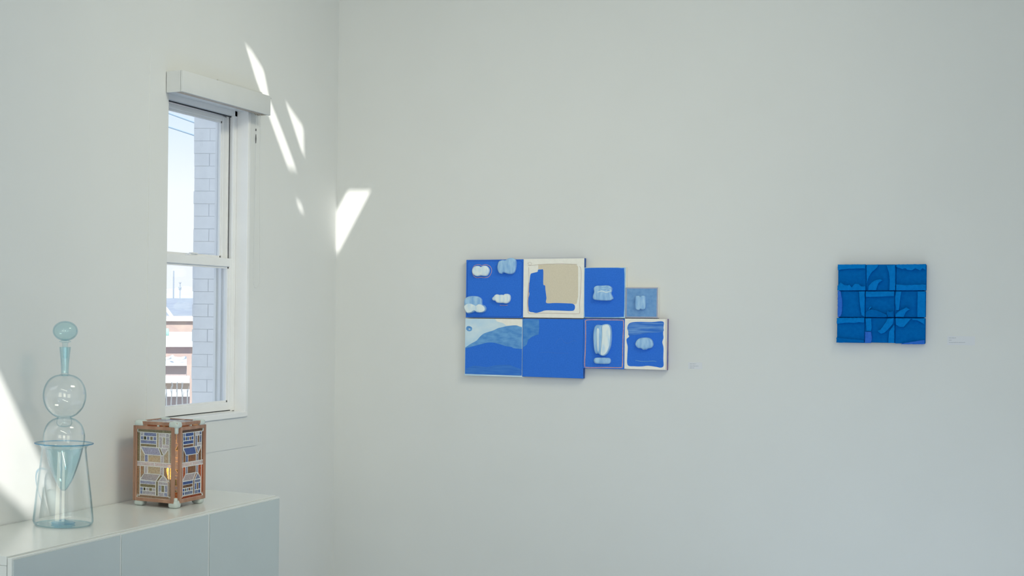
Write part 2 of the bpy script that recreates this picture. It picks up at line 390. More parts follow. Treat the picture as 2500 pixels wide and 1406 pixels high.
# ------------------------------------------------------------------ white sideboard
CY0, CY1, CX1, CZ = -3.262, -1.458, .418, .7657
M_top = mat('sideboard_white', (.70, .72, .705), .22, .45, col2=(.715, .735, .72), scale=5)
M_door = mat('sideboard_glass_front', (.475, .53, .535), .06, .5, col2=(.49, .545, .55), scale=3, coat=.25)
sb = empty('sideboard', 'low white sideboard with grey-blue glass doors under the window', 'cabinet', (CX1 / 2, (CY0 + CY1) / 2, 0))
MB().box(.004, CX1 - .022, CY0, CY1, CZ - .028, CZ, .0012).build('top', M_top, sb)
mb = MB().box(.004, CX1 - .022, CY0, CY0 + .016, .12, CZ - .0285).box(.004, CX1 - .022, CY1 - .016, CY1, .12, CZ - .0285)
mb.box(.004, CX1 - .022, CY0 + .016, CY1 - .016, .12, .138).box(.004, .016, CY0 + .016, CY1 - .016, .138, CZ - .030)
DY = [CY0, -2.657, -2.049, CY1]
for y in DY[1:3]: mb.box(.016, CX1 - .022, y - .008, y + .008, .138, CZ - .030)
mb.build('carcass', M_top, sb)
for i in range(3):
    a, b = DY[i] + .001, DY[i + 1] - .001
    d = MB().box(CX1 - .020, CX1 - .0045, a, b, .125, CZ - .004, .0012).build('door', M_top, sb)
    MB().box(CX1 - .0044, CX1, a + .0065, b - .0065, .1315, CZ - .009, .0008).build('glass_front', M_door, d)
for x in (.05, CX1 - .07):
    for y in (CY0 + .06, CY1 - .06): MB().lathe((x, y), [(.0001, 0), (.016, 0), (.02, .12), (.0001, .12)], 16).build('leg', M_top, sb, True)

# ------------------------------------------------------------------ glass vase and decanter
M_clear = thin_glass('pale_blue_glass', (.985, .994, .996), (.50, .72, .80), .97, gain=1.0)
M_tint = thin_glass('tinted_blue_glass', (.895, .962, .972), (.38, .64, .75), .95, gain=.95)
M_foot = thin_glass('blue_glass_foot', (.74, .89, .95), (.45, .68, .85), .9, gain=.6)
M_deep = thin_glass('deep_blue_glass', (.55, .78, .91), (.26, .50, .76), .9, gain=.6)
VX, VY = .1623, -2.632
def shell(prof, t):
    """outer profile, then the same moved inwards by t, as one closed loop"""
    n = len(prof); out = []
    for i in range(n):
        a = Vector(prof[max(0, i - 1)]); b = Vector(prof[min(n - 1, i + 1)]); d = (b - a)
        d = d.normalized() if d.length > 0 else Vector((0, 1)); nn = Vector((-d.y, d.x)); p = Vector(prof[i]) + nn * t
        out.append((max(.0002, p.x), p.y))
    return list(prof) + out[::-1]
def smooth_prof(p, n=6): return [(max(.0002, q.x), q.y) for q in spline(p, n, False)]
va = empty('glass_vase', 'clear glass vase with flared blue rim holding the decanter on the sideboard', 'vase', (VX, VY, CZ))
b_prof = smooth_prof([(.0002, CZ + .001), (.06, CZ + .001), (.096, CZ + .002), (.1045, CZ + .010), (.1055, CZ + .022), (.1035, .81), (.097, .87), (.0895, .93), (.0835, .98), (.0795, 1.015), (.0785, 1.027), (.081, 1.036), (.090, 1.043), (.1015, 1.048)])
MB().lathe((VX, VY), shell(b_prof, .0022), 72).build('body', M_clear, va, True)
MB().tube([(VX + .1015 * math.cos(a), VY + .1015 * math.sin(a), 1.048) for a in [2 * math.pi * k / 72 for k in range(72)]], .0020, 8, True).build('rim', M_deep, va, True)
MB().tube([(VX + .094 * math.cos(a), VY + .094 * math.sin(a), CZ + .0035) for a in [2 * math.pi * k / 72 for k in range(72)]], .0022, 8, True).build('base_edge', M_tint, va, True)
de = empty('glass_decanter', 'pale blue glass decanter of stacked bulbs standing inside the vase', 'decanter', (VX, VY, CZ + .005))
prof = smooth_prof([(.0050, .884), (.012, .889), (.0225, .905), (.036, .931), (.0535, .980), (.066, 1.025), (.0725, 1.06), (.0715, 1.085), (.061, 1.113), (.043, 1.130), (.0265, 1.1365), (.0235, 1.1385)], 6)
up = smooth_prof([(.0235, 1.1385), (.032, 1.1405), (.047, 1.150), (.0655, 1.172), (.0755, 1.205), (.0725, 1.238), (.058, 1.266), (.038, 1.281), (.020, 1.286), (.0135, 1.289), (.0125, 1.297), (.0138, 1.325), (.0168, 1.358), (.0193, 1.381)], 6)
MB().lathe((VX, VY), shell(prof + up[1:], .0018), 72).build('body', M_clear, de, True)
MB().lathe((VX, VY), shell(smooth_prof([(.0002, 1.104), (.012, 1.105), (.0235, 1.110), (.0275, 1.119), (.026, 1.129), (.0235, 1.136)], 5), .0015), 40).build('inner_bubble', M_clear, de, True)
lp = [(r - .0016, z) for r, z in prof if z < 1.035]
MB().lathe((VX, VY), shell(lp, .0018), 64).build('tinted_point', M_tint, de, True)
lp2 = [(max(.0122, r) - .0002, z) for r, z in up if z > 1.29]
MB().lathe((VX, VY), shell([(r + .0009, z) for r, z in lp2], .0035), 48).build('neck', M_tint, de, True)
MB().lathe((VX, VY), [(.0002, CZ + .010), (.0052, CZ + .012), (.0048, .84), (.0062, .884), (.0002, .886)], 28, False).lathe((VX, VY), [(.0002, CZ + .012), (.0022, CZ + .013), (.0022, .88), (.0002, .881)], 16, False).build('stem', M_clear, de, True)
MB().lathe((VX, VY), [(.0002, CZ + .005), (.040, CZ + .005), (.0425, CZ + .008), (.036, CZ + .0105), (.016, CZ + .013), (.0055, CZ + .020), (.0002, CZ + .020)], 48, False).build('foot', M_foot, de, True)
sphere = [(max(.0002, .0437 * math.cos(a)), 1.437 + .0345 * math.sin(a)) for a in [(-88 + 176 * i / 30) * math.pi / 180 for i in range(31)]]
st = MB().lathe((VX, VY), shell(sphere, .003), 64)
st.lathe((VX, VY), [(.0002, 1.396), (.012, 1.397), (.0205, 1.399), (.0205, 1.4015), (.012, 1.404), (.0002, 1.405)], 40, False)
st.lathe((VX, VY), [(.0002, 1.342), (.0080, 1.343), (.0092, 1.372), (.0098, 1.392), (.0115, 1.397), (.0002, 1.397)], 32, False)
st.build('stopper', M_tint, de, True)
# ------------------------------------------------------------------ stained-glass lantern
LX, LY, LW, LD, LH = .181, -1.944, .196, .222, .327
M_wood = mat('reddish_wood', (.29, .155, .105), .5, .3, col2=(.42, .25, .175), scale=30, stretch=(1, 1, .15), bump=.1)
M_frost = mat('frosted_acrylic', (.50, .56, .54), .35, .4, col2=(.56, .62, .60), scale=40)
M_came = mat('pale_solder', (.62, .64, .63), .4, .5, col2=(.75, .76, .75), scale=90)
G = dict(clear=stained('glass_clear_textured', (.47, .49, .42), .30), olive=stained('glass_olive', (.27, .28, .20), .28), pale=stained('glass_pale_lavender', (.53, .57, .65), .26),
         blue=stained('glass_blue', (.31, .39, .62), .30), sky=stained('glass_sky_blue', (.43, .50, .69), .28), dark=stained('glass_dark_green', (.06, .07, .045), .3), white=stained('glass_opal', (.62, .64, .70), .15),
         grey=stained('glass_grey', (.45, .49, .56), .30), amber=stained('glass_smoky', (.34, .32, .26), .45))
G.update(side_pale=stained('glass_pale_shaded', (.26, .33, .50), .34), side_brown=stained('glass_brown_shaded', (.115, .095, .075), .42), side_orange=stained('glass_orange_glow', (.34, .14, .06), .48), side_blue=stained('glass_blue_shaded', (.10, .19, .46), .40))  # same glass darkened for the shaded side; orange carries the bulb glow
lan = empty('stained_glass_lantern', 'wooden box lantern with leaded glass houses, lit inside, on the sideboard', 'lamp', (LX, LY, CZ))
# the leaded picture of a panel, drawn in a 460 x 930 opening: polygons with their glass
PANES = [
 ('olive', [(0, 0), (460, 0), (460, 40), (0, 40)]), ('olive', [(0, 42), (38, 42), (38, 440), (0, 440)]),
 ('pale', [(42, 44), (82, 44), (82, 92), (42, 92)]), ('blue', [(86, 44), (255, 44), (255, 92), (86, 92)]),
 ('blue', [(42, 96), (84, 96), (84, 145), (42, 145)]), ('dark', [(88, 96), (120, 96), (120, 145), (88, 145)]), ('blue', [(124, 96), (164, 96), (164, 145), (124, 145)]), ('olive', [(168, 96), (208, 96), (208, 145), (168, 145)]), ('blue', [(212, 96), (255, 96), (255, 145), (212, 145)]),
 ('blue', [(42, 149), (255, 149), (255, 195), (42, 195)]), ('olive', [(42, 199), (255, 199), (255, 236), (42, 236)]), ('clear', [(259, 44), (288, 44), (288, 240), (259, 240)]),
 ('white', [(292, 44), (376, 44), (376, 90), (292, 90)]), ('pale', [(380, 44), (425, 44), (425, 90), (380, 90)]), ('pale', [(292, 94), (334, 94), (334, 240), (292, 240)]), ('clear', [(338, 94), (376, 94), (376, 195), (338, 195)]), ('pale', [(380, 94), (425, 94), (425, 195), (380, 195)]), ('white', [(338, 199), (425, 199), (425, 240), (338, 240)]), ('clear', [(429, 44), (460, 44), (460, 440), (429, 440)]),
 ('sky', [(50, 245), (282, 245), (318, 342), (104, 342)]), ('olive', [(287, 245), (308, 245), (352, 340), (323, 342)]), ('pale', [(313, 245), (412, 245), (354, 336)]),
 ('clear', [(42, 250), (100, 345), (100, 440), (42, 440)]), ('blue', [(104, 346), (143, 346), (143, 440), (104, 440)]), ('clear', [(147, 346), (314, 346), (314, 440), (147, 440)]), ('pale', [(318, 346), (356, 346), (356, 440), (318, 440)]), ('clear', [(360, 340), (420, 248), (425, 440), (360, 440)]),
 ('white', [(0, 446), (230, 446), (230, 494), (0, 494)]), ('white', [(234, 446), (460, 446), (460, 494), (234, 494)]),
 ('amber', [(0, 500), (38, 500), (38, 905), (0, 905)]), ('amber', [(42, 500), (96, 500), (96, 600), (42, 680)]), ('pale', [(100, 500), (140, 500), (140, 598), (100, 598)]), ('clear', [(144, 500), (312, 500), (312, 598), (144, 598)]), ('pale', [(316, 500), (352, 500), (352, 605), (316, 605)]), ('amber', [(356, 500), (425, 500), (425, 690), (356, 605)]), ('amber', [(429, 500), (460, 500), (460, 905), (429, 905)]),
 ('grey', [(96, 602), (308, 602), (250, 695), (42, 690)]), ('olive', [(313, 604), (346, 612), (284, 695), (255, 695)]), ('pale', [(350, 612), (410, 690), (290, 694)]),
 ('sky', [(42, 696), (250, 698), (250, 742), (42, 742)]), ('olive', [(42, 746), (250, 746), (250, 786), (42, 786)]), ('blue', [(42, 790), (82, 790), (82, 832), (42, 832)]), ('dark', [(86, 790), (118, 790), (118, 832), (86, 832)]), ('pale', [(122, 790), (162, 790), (162, 832), (122, 832)]), ('olive', [(166, 790), (206, 790), (206, 832), (166, 832)]), ('pale', [(210, 790), (250, 790), (250, 832), (210, 832)]),
 ('blue', [(42, 836), (78, 836), (78, 882), (42, 882)]), ('pale', [(82, 836), (250, 836), (250, 882), (82, 882)]), ('olive', [(255, 700), (284, 700), (284, 890), (255, 890)]),
 ('pale', [(288, 698), (410, 698), (410, 740), (288, 740)]), ('sky', [(288, 744), (326, 744), (326, 835), (288, 835)]), ('olive', [(330, 744), (368, 744), (368, 835), (330, 835)]), ('sky', [(372, 744), (410, 744), (410, 835), (372, 835)]), ('pale', [(288, 839), (362, 839), (362, 890), (288, 890)]), ('sky', [(366, 839), (410, 839), (410, 890), (366, 890)]), ('amber', [(0, 892), (460, 892), (460, 930), (0, 930)])]
PH, BAR, TH = .287, .0125, .013
def make_panel(pw, pal={}):
    """local frame: x across, y depth (face towards -y), z up from the panel's foot"""
    f = MB()
    f.box(-pw / 2, -pw / 2 + BAR, 0, TH, 0, PH, .0012).box(pw / 2 - BAR, pw / 2, 0, TH, 0, PH, .0012)
    f.box(-pw / 2 + BAR, pw / 2 - BAR, 0, TH, 0, BAR, .0012).box(-pw / 2 + BAR, pw / 2 - BAR, 0, TH, PH - BAR, PH, .0012)
    o = f.build('panel', M_wood, lan)
    iw, ih = pw - 2 * BAR, PH - 2 * BAR
    T = lambda p: (-iw / 2 + iw * p[0] / 460, PH - BAR - ih * p[1] / 930)
    rects = []
    came = MB(); seen = set()
    for g, poly in PANES:
        P = [T(p) for p in poly]; n = len(P)
        v = [(x, .0065, z) for x, z in P] + [(x, .0095, z) for x, z in P]
        fc = [tuple(range(n)), tuple(range(n, 2 * n))[::-1]] + [(k, (k + 1) % n, n + (k + 1) % n, n + k) for k in range(n)]
        me = bpy.data.meshes.new('pane'); me.from_pydata(v, [], fc); me.materials.append(G[pal.get(g, g)]); me.validate()
        bm = bmesh.new(); bm.from_mesh(me); bmesh.ops.recalc_face_normals(bm, faces=bm.faces); bm.to_mesh(me); bm.free()
        q = bpy.data.objects.new('pane', me); COL.objects.link(q); q.parent = o; rects.append(q)
        for k in range(n):
            a, b = P[k], P[(k + 1) % n]
            if min(a[0], b[0]) > iw / 2 - .001 or max(a[0], b[0]) < -iw / 2 + .001: continue
            key = tuple(sorted((tuple(round(c * 400) for c in a), tuple(round(c * 400) for c in b))))
            if key in seen: continue
            seen.add(key)
            A, B = Vector((a[0], .0055, a[1])), Vector((b[0], .0055, b[1])); d = (B - A).normalized(); s_ = Vector((-d.z, 0, d.x)) * .00075
            yv = Vector((0, .0045, 0)); c0 = [A - s_, A + s_, B + s_, B - s_]
            came.add(c0 + [c + yv for c in c0], [(0, 1, 2, 3), (7, 6, 5, 4), (0, 4, 5, 1), (1, 5, 6, 2), (2, 6, 7, 3), (3, 7, 4, 0)])
    me = bpy.data.meshes.new('came'); me.from_pydata([tuple(x) for x in came.v], [], came.f); me.materials.append(M_came)
    q = bpy.data.objects.new('came', me); COL.objects.link(q); q.parent = o; rects.append(q)
    return o
def reset_local(o):   # panels are modelled about their own foot
    for v in o.data.vertices: v.co = v.co + Vector((LX, LY, CZ))
def put(o, dx, dy, rz): o.location = (dx, dy, .019); o.rotation_euler = (0, 0, rz)
def dup(o):
    c = o.copy(); COL.objects.link(c)
    for chd in o.children: d = chd.copy(); COL.objects.link(d); d.parent = c
    return c
pf = make_panel(LW - .018); reset_local(pf); put(pf, -.006, -LD / 2, 0)
pb = dup(pf); put(pb, .006, LD / 2, math.pi)
ps = make_panel(LD - .026, dict(pale='side_pale', white='white', clear='side_brown', olive='side_brown', amber='side_orange', sky='side_blue', blue='side_blue', grey='grey', dark='dark')); reset_local(ps); put(ps, LW / 2, .013, math.pi / 2)  # side panels: shade and bulb glow put into the glass colours
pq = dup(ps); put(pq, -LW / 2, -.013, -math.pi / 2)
for sx_ in (-1, 1):
    for sy_ in (-1, 1):
        cx_, cy_ = LX + sx_ * (LW / 2 - .022), LY + sy_ * (LD / 2 - .022)
        ix, iy = LX + sx_ * (LW / 2 - .0115), LY + sy_ * (LD / 2 - .0115)
        MB().box(cx_ - .020, cx_ + .020, cy_ - .020, cy_ + .020, CZ, CZ + .0312, .010).box(ix - .0072, ix + .0072, iy - .0072, iy + .0072, CZ + .024, CZ + .040, .004).build('foot_bracket', M_frost, lan, True)
        MB().box(cx_ - .021, cx_ + .021, cy_ - .021, cy_ + .021, CZ + LH - .0262, CZ + LH, .010).box(ix - .0072, ix + .0072, iy - .0072, iy + .0072, CZ + LH - .046, CZ + LH - .016, .004).build('corner_bracket', M_frost, lan, True)
zt = CZ + LH - .004
x0, x1, y0, y1 = LX - LW / 2 + .004, LX + LW / 2 - .004, LY - LD / 2 + .004, LY + LD / 2 - .004
tp = MB().box(x0, x1, y0, y0 + .013, zt - .012, zt, .001).box(x0, x1, y1 - .013, y1, zt - .012, zt, .001).box(x0, x0 + .013, y0 + .013, y1 - .013, zt - .012, zt, .001).box(x1 - .013, x1, y0 + .013, y1 - .013, zt - .012, zt, .001).build('top_panel', M_wood, lan)
cm = MB(); ys = [y0 + .013 + (y1 - y0 - .026) * k / 4 for k in range(5)]; xs = [x0 + .013, x0 + .013 + (x1 - x0 - .026) * .55, x1 - .013]
for i in range(2):
    for j in range(4):
        MB().box(xs[i] + .0005, xs[i + 1] - .0005, ys[j] + .0005, ys[j + 1] - .0005, zt - .006, zt - .003).build('pane', G[('white', 'pale', 'sky', 'blue', 'pale', 'white', 'grey', 'pale')[i * 4 + j]], tp)
for y in ys[1:4]: cm.box(xs[0], xs[2], y - .0012, y + .0012, zt - .007, zt - .002)
cm.box(xs[1] - .0012, xs[1] + .0012, ys[0], ys[4], zt - .0072, zt - .0018); cm.build('came', M_came, tp)
for dx, dy in ((.01, -LD / 2 + .008), (LW / 2 - .008, .0), (-.01, LD / 2 - .008)):
    MB().box(LX + dx - .004, LX + dx + .004, LY + dy - .004, LY + dy + .004, CZ + .019 + PH - .001, zt - .0115).build('spacer', M_frost, lan)
MB().box(x0 + .012, x1 - .012, y0 + .012, y1 - .012, CZ + .020, CZ + .030, .001).build('base_board', M_wood, lan)
MB().lathe((LX, LY), [(.0002, CZ + .03), (.02, CZ + .03), (.02, CZ + .036), (.012, CZ + .05), (.012, CZ + .095), (.0002, CZ + .095)], 20, False).build('socket', mat('socket_brass', (.35, .26, .14), .4, .5, metal=.6), lan, True)
me_b = bpy.data.materials.new('warm_bulb'); me_b.use_nodes = True; bb = me_b.node_tree.nodes['Principled BSDF']
bb.inputs['Base Color'].default_value = (.9, .6, .3, 1); bb.inputs['Emission Color'].default_value = (1, .42, .08, 1); bb.inputs['Emission Strength'].default_value = 9
MB().lathe((LX, LY), [(.0002, CZ + .095), (.006, CZ + .096), (.008, CZ + .108), (.0115, CZ + .122), (.0125, CZ + .132), (.010, CZ + .143), (.005, CZ + .149), (.0002, CZ + .150)], 24, False).build('bulb', me_b, lan, True)
pl = bpy.data.lights.new('lantern_bulb_light', 'POINT'); pl.energy = .34; pl.color = (1, .42, .10); pl.shadow_soft_size = .02
plo = bpy.data.objects.new('lantern_bulb_light', pl); COL.objects.link(plo); plo.location = (LX, LY, CZ + .178)

# ------------------------------------------------------------------ the group of eight painted canvases
CF = -.032                                          # front plane of the canvases
def A(x, y, d=0.0):                                 # a point of the artwork measured on the photograph, met with the canvas plane
    q = ony(1110 + x / 4.26, 610 + y / 4.26, CF - d); return (q.x, q.z)
BLUE = (.030, .150, .640); 
M_cob = mat('cobalt_paint', (.028, .160, .67), .75, .15, col2=(.036, .180, .71), scale=160, bump=.15, bscale=500, detail=8)
M_cobD = mat('cobalt_paint_dark', (.018, .085, .45), .6, .2)
M_mid = mat('mid_blue_paint', (.085, .27, .62), .7, .2, col2=(.16, .38, .70), scale=26, stretch=(1, 1, 2.2), detail=8)
M_lt = mat('light_blue_paint', (.145, .315, .60), .7, .2, col2=(.19, .37, .65), scale=60, detail=8)
M_sky = mat('pale_sky_paint', (.46, .66, .82), .7, .2, col2=(.66, .78, .84), scale=9, stretch=(1, 1, 1.6), lo=.35, hi=.7)
M_offw = mat('off_white_canvas', (.84, .82, .75), .8, .2, col2=(.87, .85, .78), scale=60, bump=.2, bscale=500)
M_linen = mat('raw_linen', (.66, .59, .46), .85, .15, col2=(.71, .635, .50), scale=260, bump=.3, bscale=600)
M_pink = mat('pink_line_paint', (.46, .27, .36), .6, .2, col2=(.56, .36, .40), scale=80)
M_pinkw = mat('pale_line_paint', (.60, .56, .50), .6, .2, col2=(.55, .42, .40), scale=30)
M_edge = mat('blue_canvas_edge', (.03, .10, .36), .7, .2, col2=(.04, .13, .42), scale=40)
M_bord = mat('ice_blue_paint', (.42, .62, .78), .7, .2, col2=(.30, .52, .74), scale=40)
M_greyp = mat('pink_grey_paint', (.40, .40, .50), .7, .2, col2=(.46, .42, .46), scale=50)
M_b1 = mat('blob_white_glaze', (.76, .84, .85), .35, .4, col2=(.52, .70, .85), scale=34, stretch=(1.6, 1, .5), detail=5, lo=.45, hi=.72)
M_b2 = mat('blob_ice_glaze', (.36, .58, .82), .35, .4, col2=(.22, .43, .74), scale=40, stretch=(1.8, 1, .45), detail=6, lo=.4, hi=.65)
M_b3 = mat('blob_pale_blue_glaze', (.20, .41, .74), .35, .4, col2=(.38, .60, .82), scale=36, stretch=(1.5, 1, .6), detail=6)
def ribbon(name, pts, wd, d, m, parent, closed=True, n=6, jitter=.0):
    """a painted line: a thin raised band following the points (in (x, z))"""
    P = spline([Vector(p) for p in pts], n, closed) if n > 1 else [Vector(p) for p in pts]
    v = []; f = []; N = len(P)
    for i, p in enumerate(P):
        a = P[i - 1] if (closed or i) else p; b = P[(i + 1) % N] if (closed or i < N - 1) else p
        t = (b - a).normalized(); nn = Vector((-t.y, t.x)) * wd * (.5 + random.uniform(-jitter, jitter))
        for q, dy in ((p - nn, 0), (p + nn, 0), (p + nn * .8, .0005), (p - nn * .8, .0005)): v.append((q.x, CF - d - dy + (.0003 if dy == 0 else 0), q.y))
    for i in range(N if closed else N - 1):
        j = (i + 1) % N
        for k in range(4): f.append((i * 4 + k, i * 4 + (k + 1) % 4, j * 4 + (k + 1) % 4, j * 4 + k))
    return link_mesh(name, v, f, m, parent)
def paint(name, pts, d, m, parent, n=5, h=.0006):
    P = spline([Vector(p) for p in pts], n) if n > 1 else [Vector(p) for p in pts]
    return relief(name, [Vector(p) for p in P], CF - d + .0002, h, m, parent, bevel=0, smooth=False)
def hills(name, top, zb, d, m, c):
    t = spline([Vector(A(*p)) for p in top], 5, False); bl_ = Vector((t[0].x, zb)); br_ = Vector((t[-1].x, zb))
    return relief(name, t + [br_, bl_], CF - d + .0002, .0006, m, c, bevel=0, smooth=False)
def canvas(label, corners, m_front, m_side):
    """corners in art pixels: left, top, right, bottom of the face"""
    (ax, ay), (bx, by) = corners; tl = A(ax, ay); brr = A(bx, by)
    x0, z1, x1, z0 = tl[0], tl[1], brr[0], brr[1]
    c = empty('canvas', label, 'painting', ((x0 + x1) / 2, -.001, z0), group='canvases of the blue wall painting')
    b = MB().box(x0, x1, CF + .001, -.001, z0, z1, .0008).build('stretcher', m_side, c)
    MB().box(x0 + .0004, x1 - .0004, CF, CF + .0009, z0 + .0004, z1 - .0004).build('painted_face', m_front, c)
    return c, (x0, x1, z0, z1)
def blob(c, pts, m, h=.016, d=.0, n=6, name='relief_blob', label=None, bev=.0085):
    o = relief(name, spline([A(*p) for p in pts], n), CF - d, h, m, c, bevel=min(bev, h * .8), steps=5)
    if label: o['label'] = label
    return o
# 1 top left: four glazed blobs on cobalt
c1, R = canvas('square cobalt canvas with four pale glazed blobs, top left of the group', ((122, 104), (712, 709)), M_cob, M_edge)
x0, x1, z0, z1 = R
ribbon('painted_line', [(x0 + .014, z1 - .006), (x1 - .016, z1 - .006), (x1 - .009, z1 - .010), (x1 - .0065, z1 - .016), (x1 - .0065, z0 + .016), (x1 - .009, z0 + .010), (x1 - .016, z0 + .006), (x0 + .014, z0 + .006), (x0 + .008, z0 + .010), (x0 + .006, z0 + .018), (x0 + .006, z1 - .016), (x0 + .008, z1 - .010)], .0020, .0002, M_cobD, c1, n=1)
blob(c1, [(192, 200), (215, 172), (255, 168), (275, 178), (305, 165), (340, 170), (364, 200), (362, 240), (340, 270), (305, 272), (275, 268), (240, 275), (205, 260), (190, 232)], M_b1, .018, label='white double-lobed blob')
ribbon('painted_line', [A(*p) for p in [(183, 215), (205, 165), (255, 153), (280, 162), (320, 153), (365, 168), (385, 205), (378, 245), (352, 280), (310, 290), (272, 284), (235, 290), (198, 270)]], .0028, .0003, M_pink, c1, n=5)
blob(c1, [(450, 175), (465, 125), (500, 108), (535, 108), (560, 92), (600, 84), (632, 98), (646, 130), (640, 200), (622, 240), (585, 254), (545, 245), (515, 238), (495, 250), (470, 240), (455, 210)], M_b2, .018, label='ice-blue rounded blob crossing the top edge')
blob(c1, [(108, 530), (125, 498), (165, 482), (220, 480), (265, 492), (288, 520), (292, 565), (318, 580), (332, 610), (322, 640), (285, 656), (240, 650), (215, 640), (180, 656), (140, 660), (118, 630), (108, 580)], M_b3, .017, label='two-tone cloud blob at the lower left edge')
blob(c1, [(112, 590), (135, 566), (175, 560), (210, 572), (232, 582), (262, 566), (296, 574), (322, 600), (322, 632), (290, 648), (245, 643), (215, 630), (180, 648), (142, 650), (122, 625)], M_b1, .006, .0155, name='glaze_patch', bev=.003)
blob(c1, [(396, 505), (412, 485), (425, 470), (445, 462), (470, 468), (490, 465), (512, 468), (530, 458), (560, 458), (582, 475), (584, 515), (570, 545), (540, 557), (505, 552), (475, 553), (445, 548), (428, 530), (405, 525)], M_b1, .017, label='white knuckled blob')
ribbon('painted_line', [A(470, 575), A(510, 577), A(553, 576)], .0022, .0003, M_pink, c1, closed=False, n=4)
# 2 white canvas with raw linen square
c2, R = canvas('white bordered canvas with raw linen square and a blue L stroke', ((716, 92), (1342, 710)), M_offw, M_edge)
x0, x1, z0, z1 = R
paint('linen_square', [A(870, 150), A(1262, 148), A(1284, 175), A(1284, 480), A(1268, 560), A(1240, 566), A(900, 566), A(868, 540)], .0001, M_linen, c2, n=1)
L = [(790, 255), (815, 240), (862, 228), (868, 208), (900, 204), (922, 215), (922, 355), (940, 370), (945, 420), (955, 500), (955, 552), (1050, 552), (1180, 556), (1232, 562), (1251, 585), (1246, 620), (1215, 634), (1080, 630), (950, 628), (900, 642), (850, 655), (815, 648), (778, 640), (766, 600), (765, 520), (778, 460), (772, 420), (780, 330)]
paint('brush_stroke', [A(*p) for p in L], .0008, M_cob, c2, n=4)
ribbon('painted_line', [A(*p) for p in [(762, 165), (830, 158), (940, 148), (1010, 146), (1120, 144), (1275, 150)]], .0020, .0004, M_pinkw, c2, closed=False)
ribbon('painted_line', [A(*p) for p in [(765, 135), (790, 130), (800, 145), (790, 158), (768, 152)]], .0014, .0004, M_pinkw, c2)
ribbon('painted_line', [A(*p) for p in [(1300, 170), (1316, 220), (1312, 400), (1300, 560), (1302, 640), (1275, 664), (1100, 660), (900, 658), (790, 664), (762, 640), (756, 560), (765, 400), (772, 300), (770, 180)]], .0020, .0004, M_pinkw, c2, closed=False)
ribbon('painted_line', [A(*p) for p in [(772, 640), (764, 560), (768, 480), (772, 420), (776, 340)]], .0022, .0009, M_pink, c2, closed=False)
# 3 cobalt with pale border
c3, R = canvas('upright cobalt canvas with a pale edge and one curled ice-blue blob', ((1347, 184), (1774, 710)), M_bord, M_offw)
paint('painted_field', [A(1372, 190), A(1560, 186), A(1742, 190), A(1763, 212), A(1766, 440), A(1760, 668), A(1738, 696), A(1560, 700), A(1375, 698), A(1352, 672), A(1350, 440), A(1354, 212)], .0002, M_cob, c3, n=4)
blob(c3, [(1455, 400), (1480, 375), (1540, 372), (1600, 370), (1636, 388), (1642, 420), (1634, 455), (1650, 490), (1652, 510), (1625, 526), (1560, 528), (1490, 524), (1452, 512), (1446, 480), (1458, 440)], M_b2, .019, bev=.0055)
for pp in ([(1470, 415), (1510, 400), (1540, 415), (1590, 405), (1632, 396)], [(1485, 440), (1530, 428), (1575, 440), (1630, 428)], [(1500, 385), (1540, 392), (1600, 382)]):
    ribbon('glaze_ridge', [A(*p, .019) for p in pp], .0042, .0188, M_b1 if pp[0][1] == 440 else M_b3, c3, closed=False)
# 4 small light blue
c4, R = canvas('smallest canvas, light blue with one upright pill blob', ((1779, 390), (2112, 709)), M_lt, M_offw)
x0, x1, z0, z1 = R; e = .0032
ribbon('painted_line', [(x0 + e, z1 - e), (x1 - e, z1 - e), (x1 - e, z0 + e), (x0 + e, z0 + e)], .006, .0002, M_greyp, c4, n=1)
blob(c4, [(1885, 500), (1895, 478), (1925, 478), (1938, 486), (1955, 475), (1980, 480), (1991, 505), (1991, 590), (1978, 620), (1955, 622), (1940, 614), (1922, 626), (1898, 622), (1885, 598)], M_b2, .019, bev=.0055)
ribbon('glaze_ridge', [A(1940, 490, .019), A(1938, 550, .019), A(1940, 610, .019)], .0025, .0189, M_b3, c4, closed=False)
# 5 landscape, bottom left
c5, R = canvas('square canvas of blue hills under a pale sky, bottom left of the group', ((110, 712.5), (704, 1324)), M_sky, M_offw)
x0, x1, z0, z1 = R
paint('painted_sky_patch', [(x0 + .001, z0 + .17), (x0 + .001, z1 - .001), (x0 + .12, z1 - .001), A(520, 722), A(470, 770), A(330, 830), A(220, 900), A(170, 985)], .0001, M_sky, c5, n=1)
paint('painted_cloud', [A(700, 720), A(420, 718), A(440, 745), A(500, 760), A(540, 790), A(620, 785), A(700, 800)], .0002, M_offw, c5, n=1)
hills('painted_far_hill', [(112, 1015), (170, 975), (225, 945), (262, 905), (300, 872), (345, 855), (400, 838), (450, 815), (490, 805), (560, 790), (640, 785), (675, 797), (701, 805)], z0 + .05, .0004, M_mid, c5)
hills('painted_near_hill', [(112, 1024), (180, 1005), (260, 985), (330, 966), (400, 964), (460, 978), (530, 1000), (590, 1010), (612, 1022), (650, 1026), (701, 1030)], z0 + .0075, .0008, M_cob, c5)
hills('painted_shore', [(113, 1238), (200, 1205), (330, 1218), (420, 1200), (560, 1195), (620, 1215), (690, 1240)], z0 + .0076, .0012, mat('shore_paint', (.032, .160, .60), .7, .2, col2=(.055, .215, .64), scale=30, stretch=(.5, 1, 4)), c5)
paint('painted_pool', [A(125, 800), A(150, 792), A(180, 808), A(176, 838), A(146, 846), A(122, 828)], .0006, M_mid, c5, n=5)
paint('painted_spark', [A(145, 822), A(155, 819), A(166, 824), A(156, 827)], .0014, M_offw, c5, n=5)
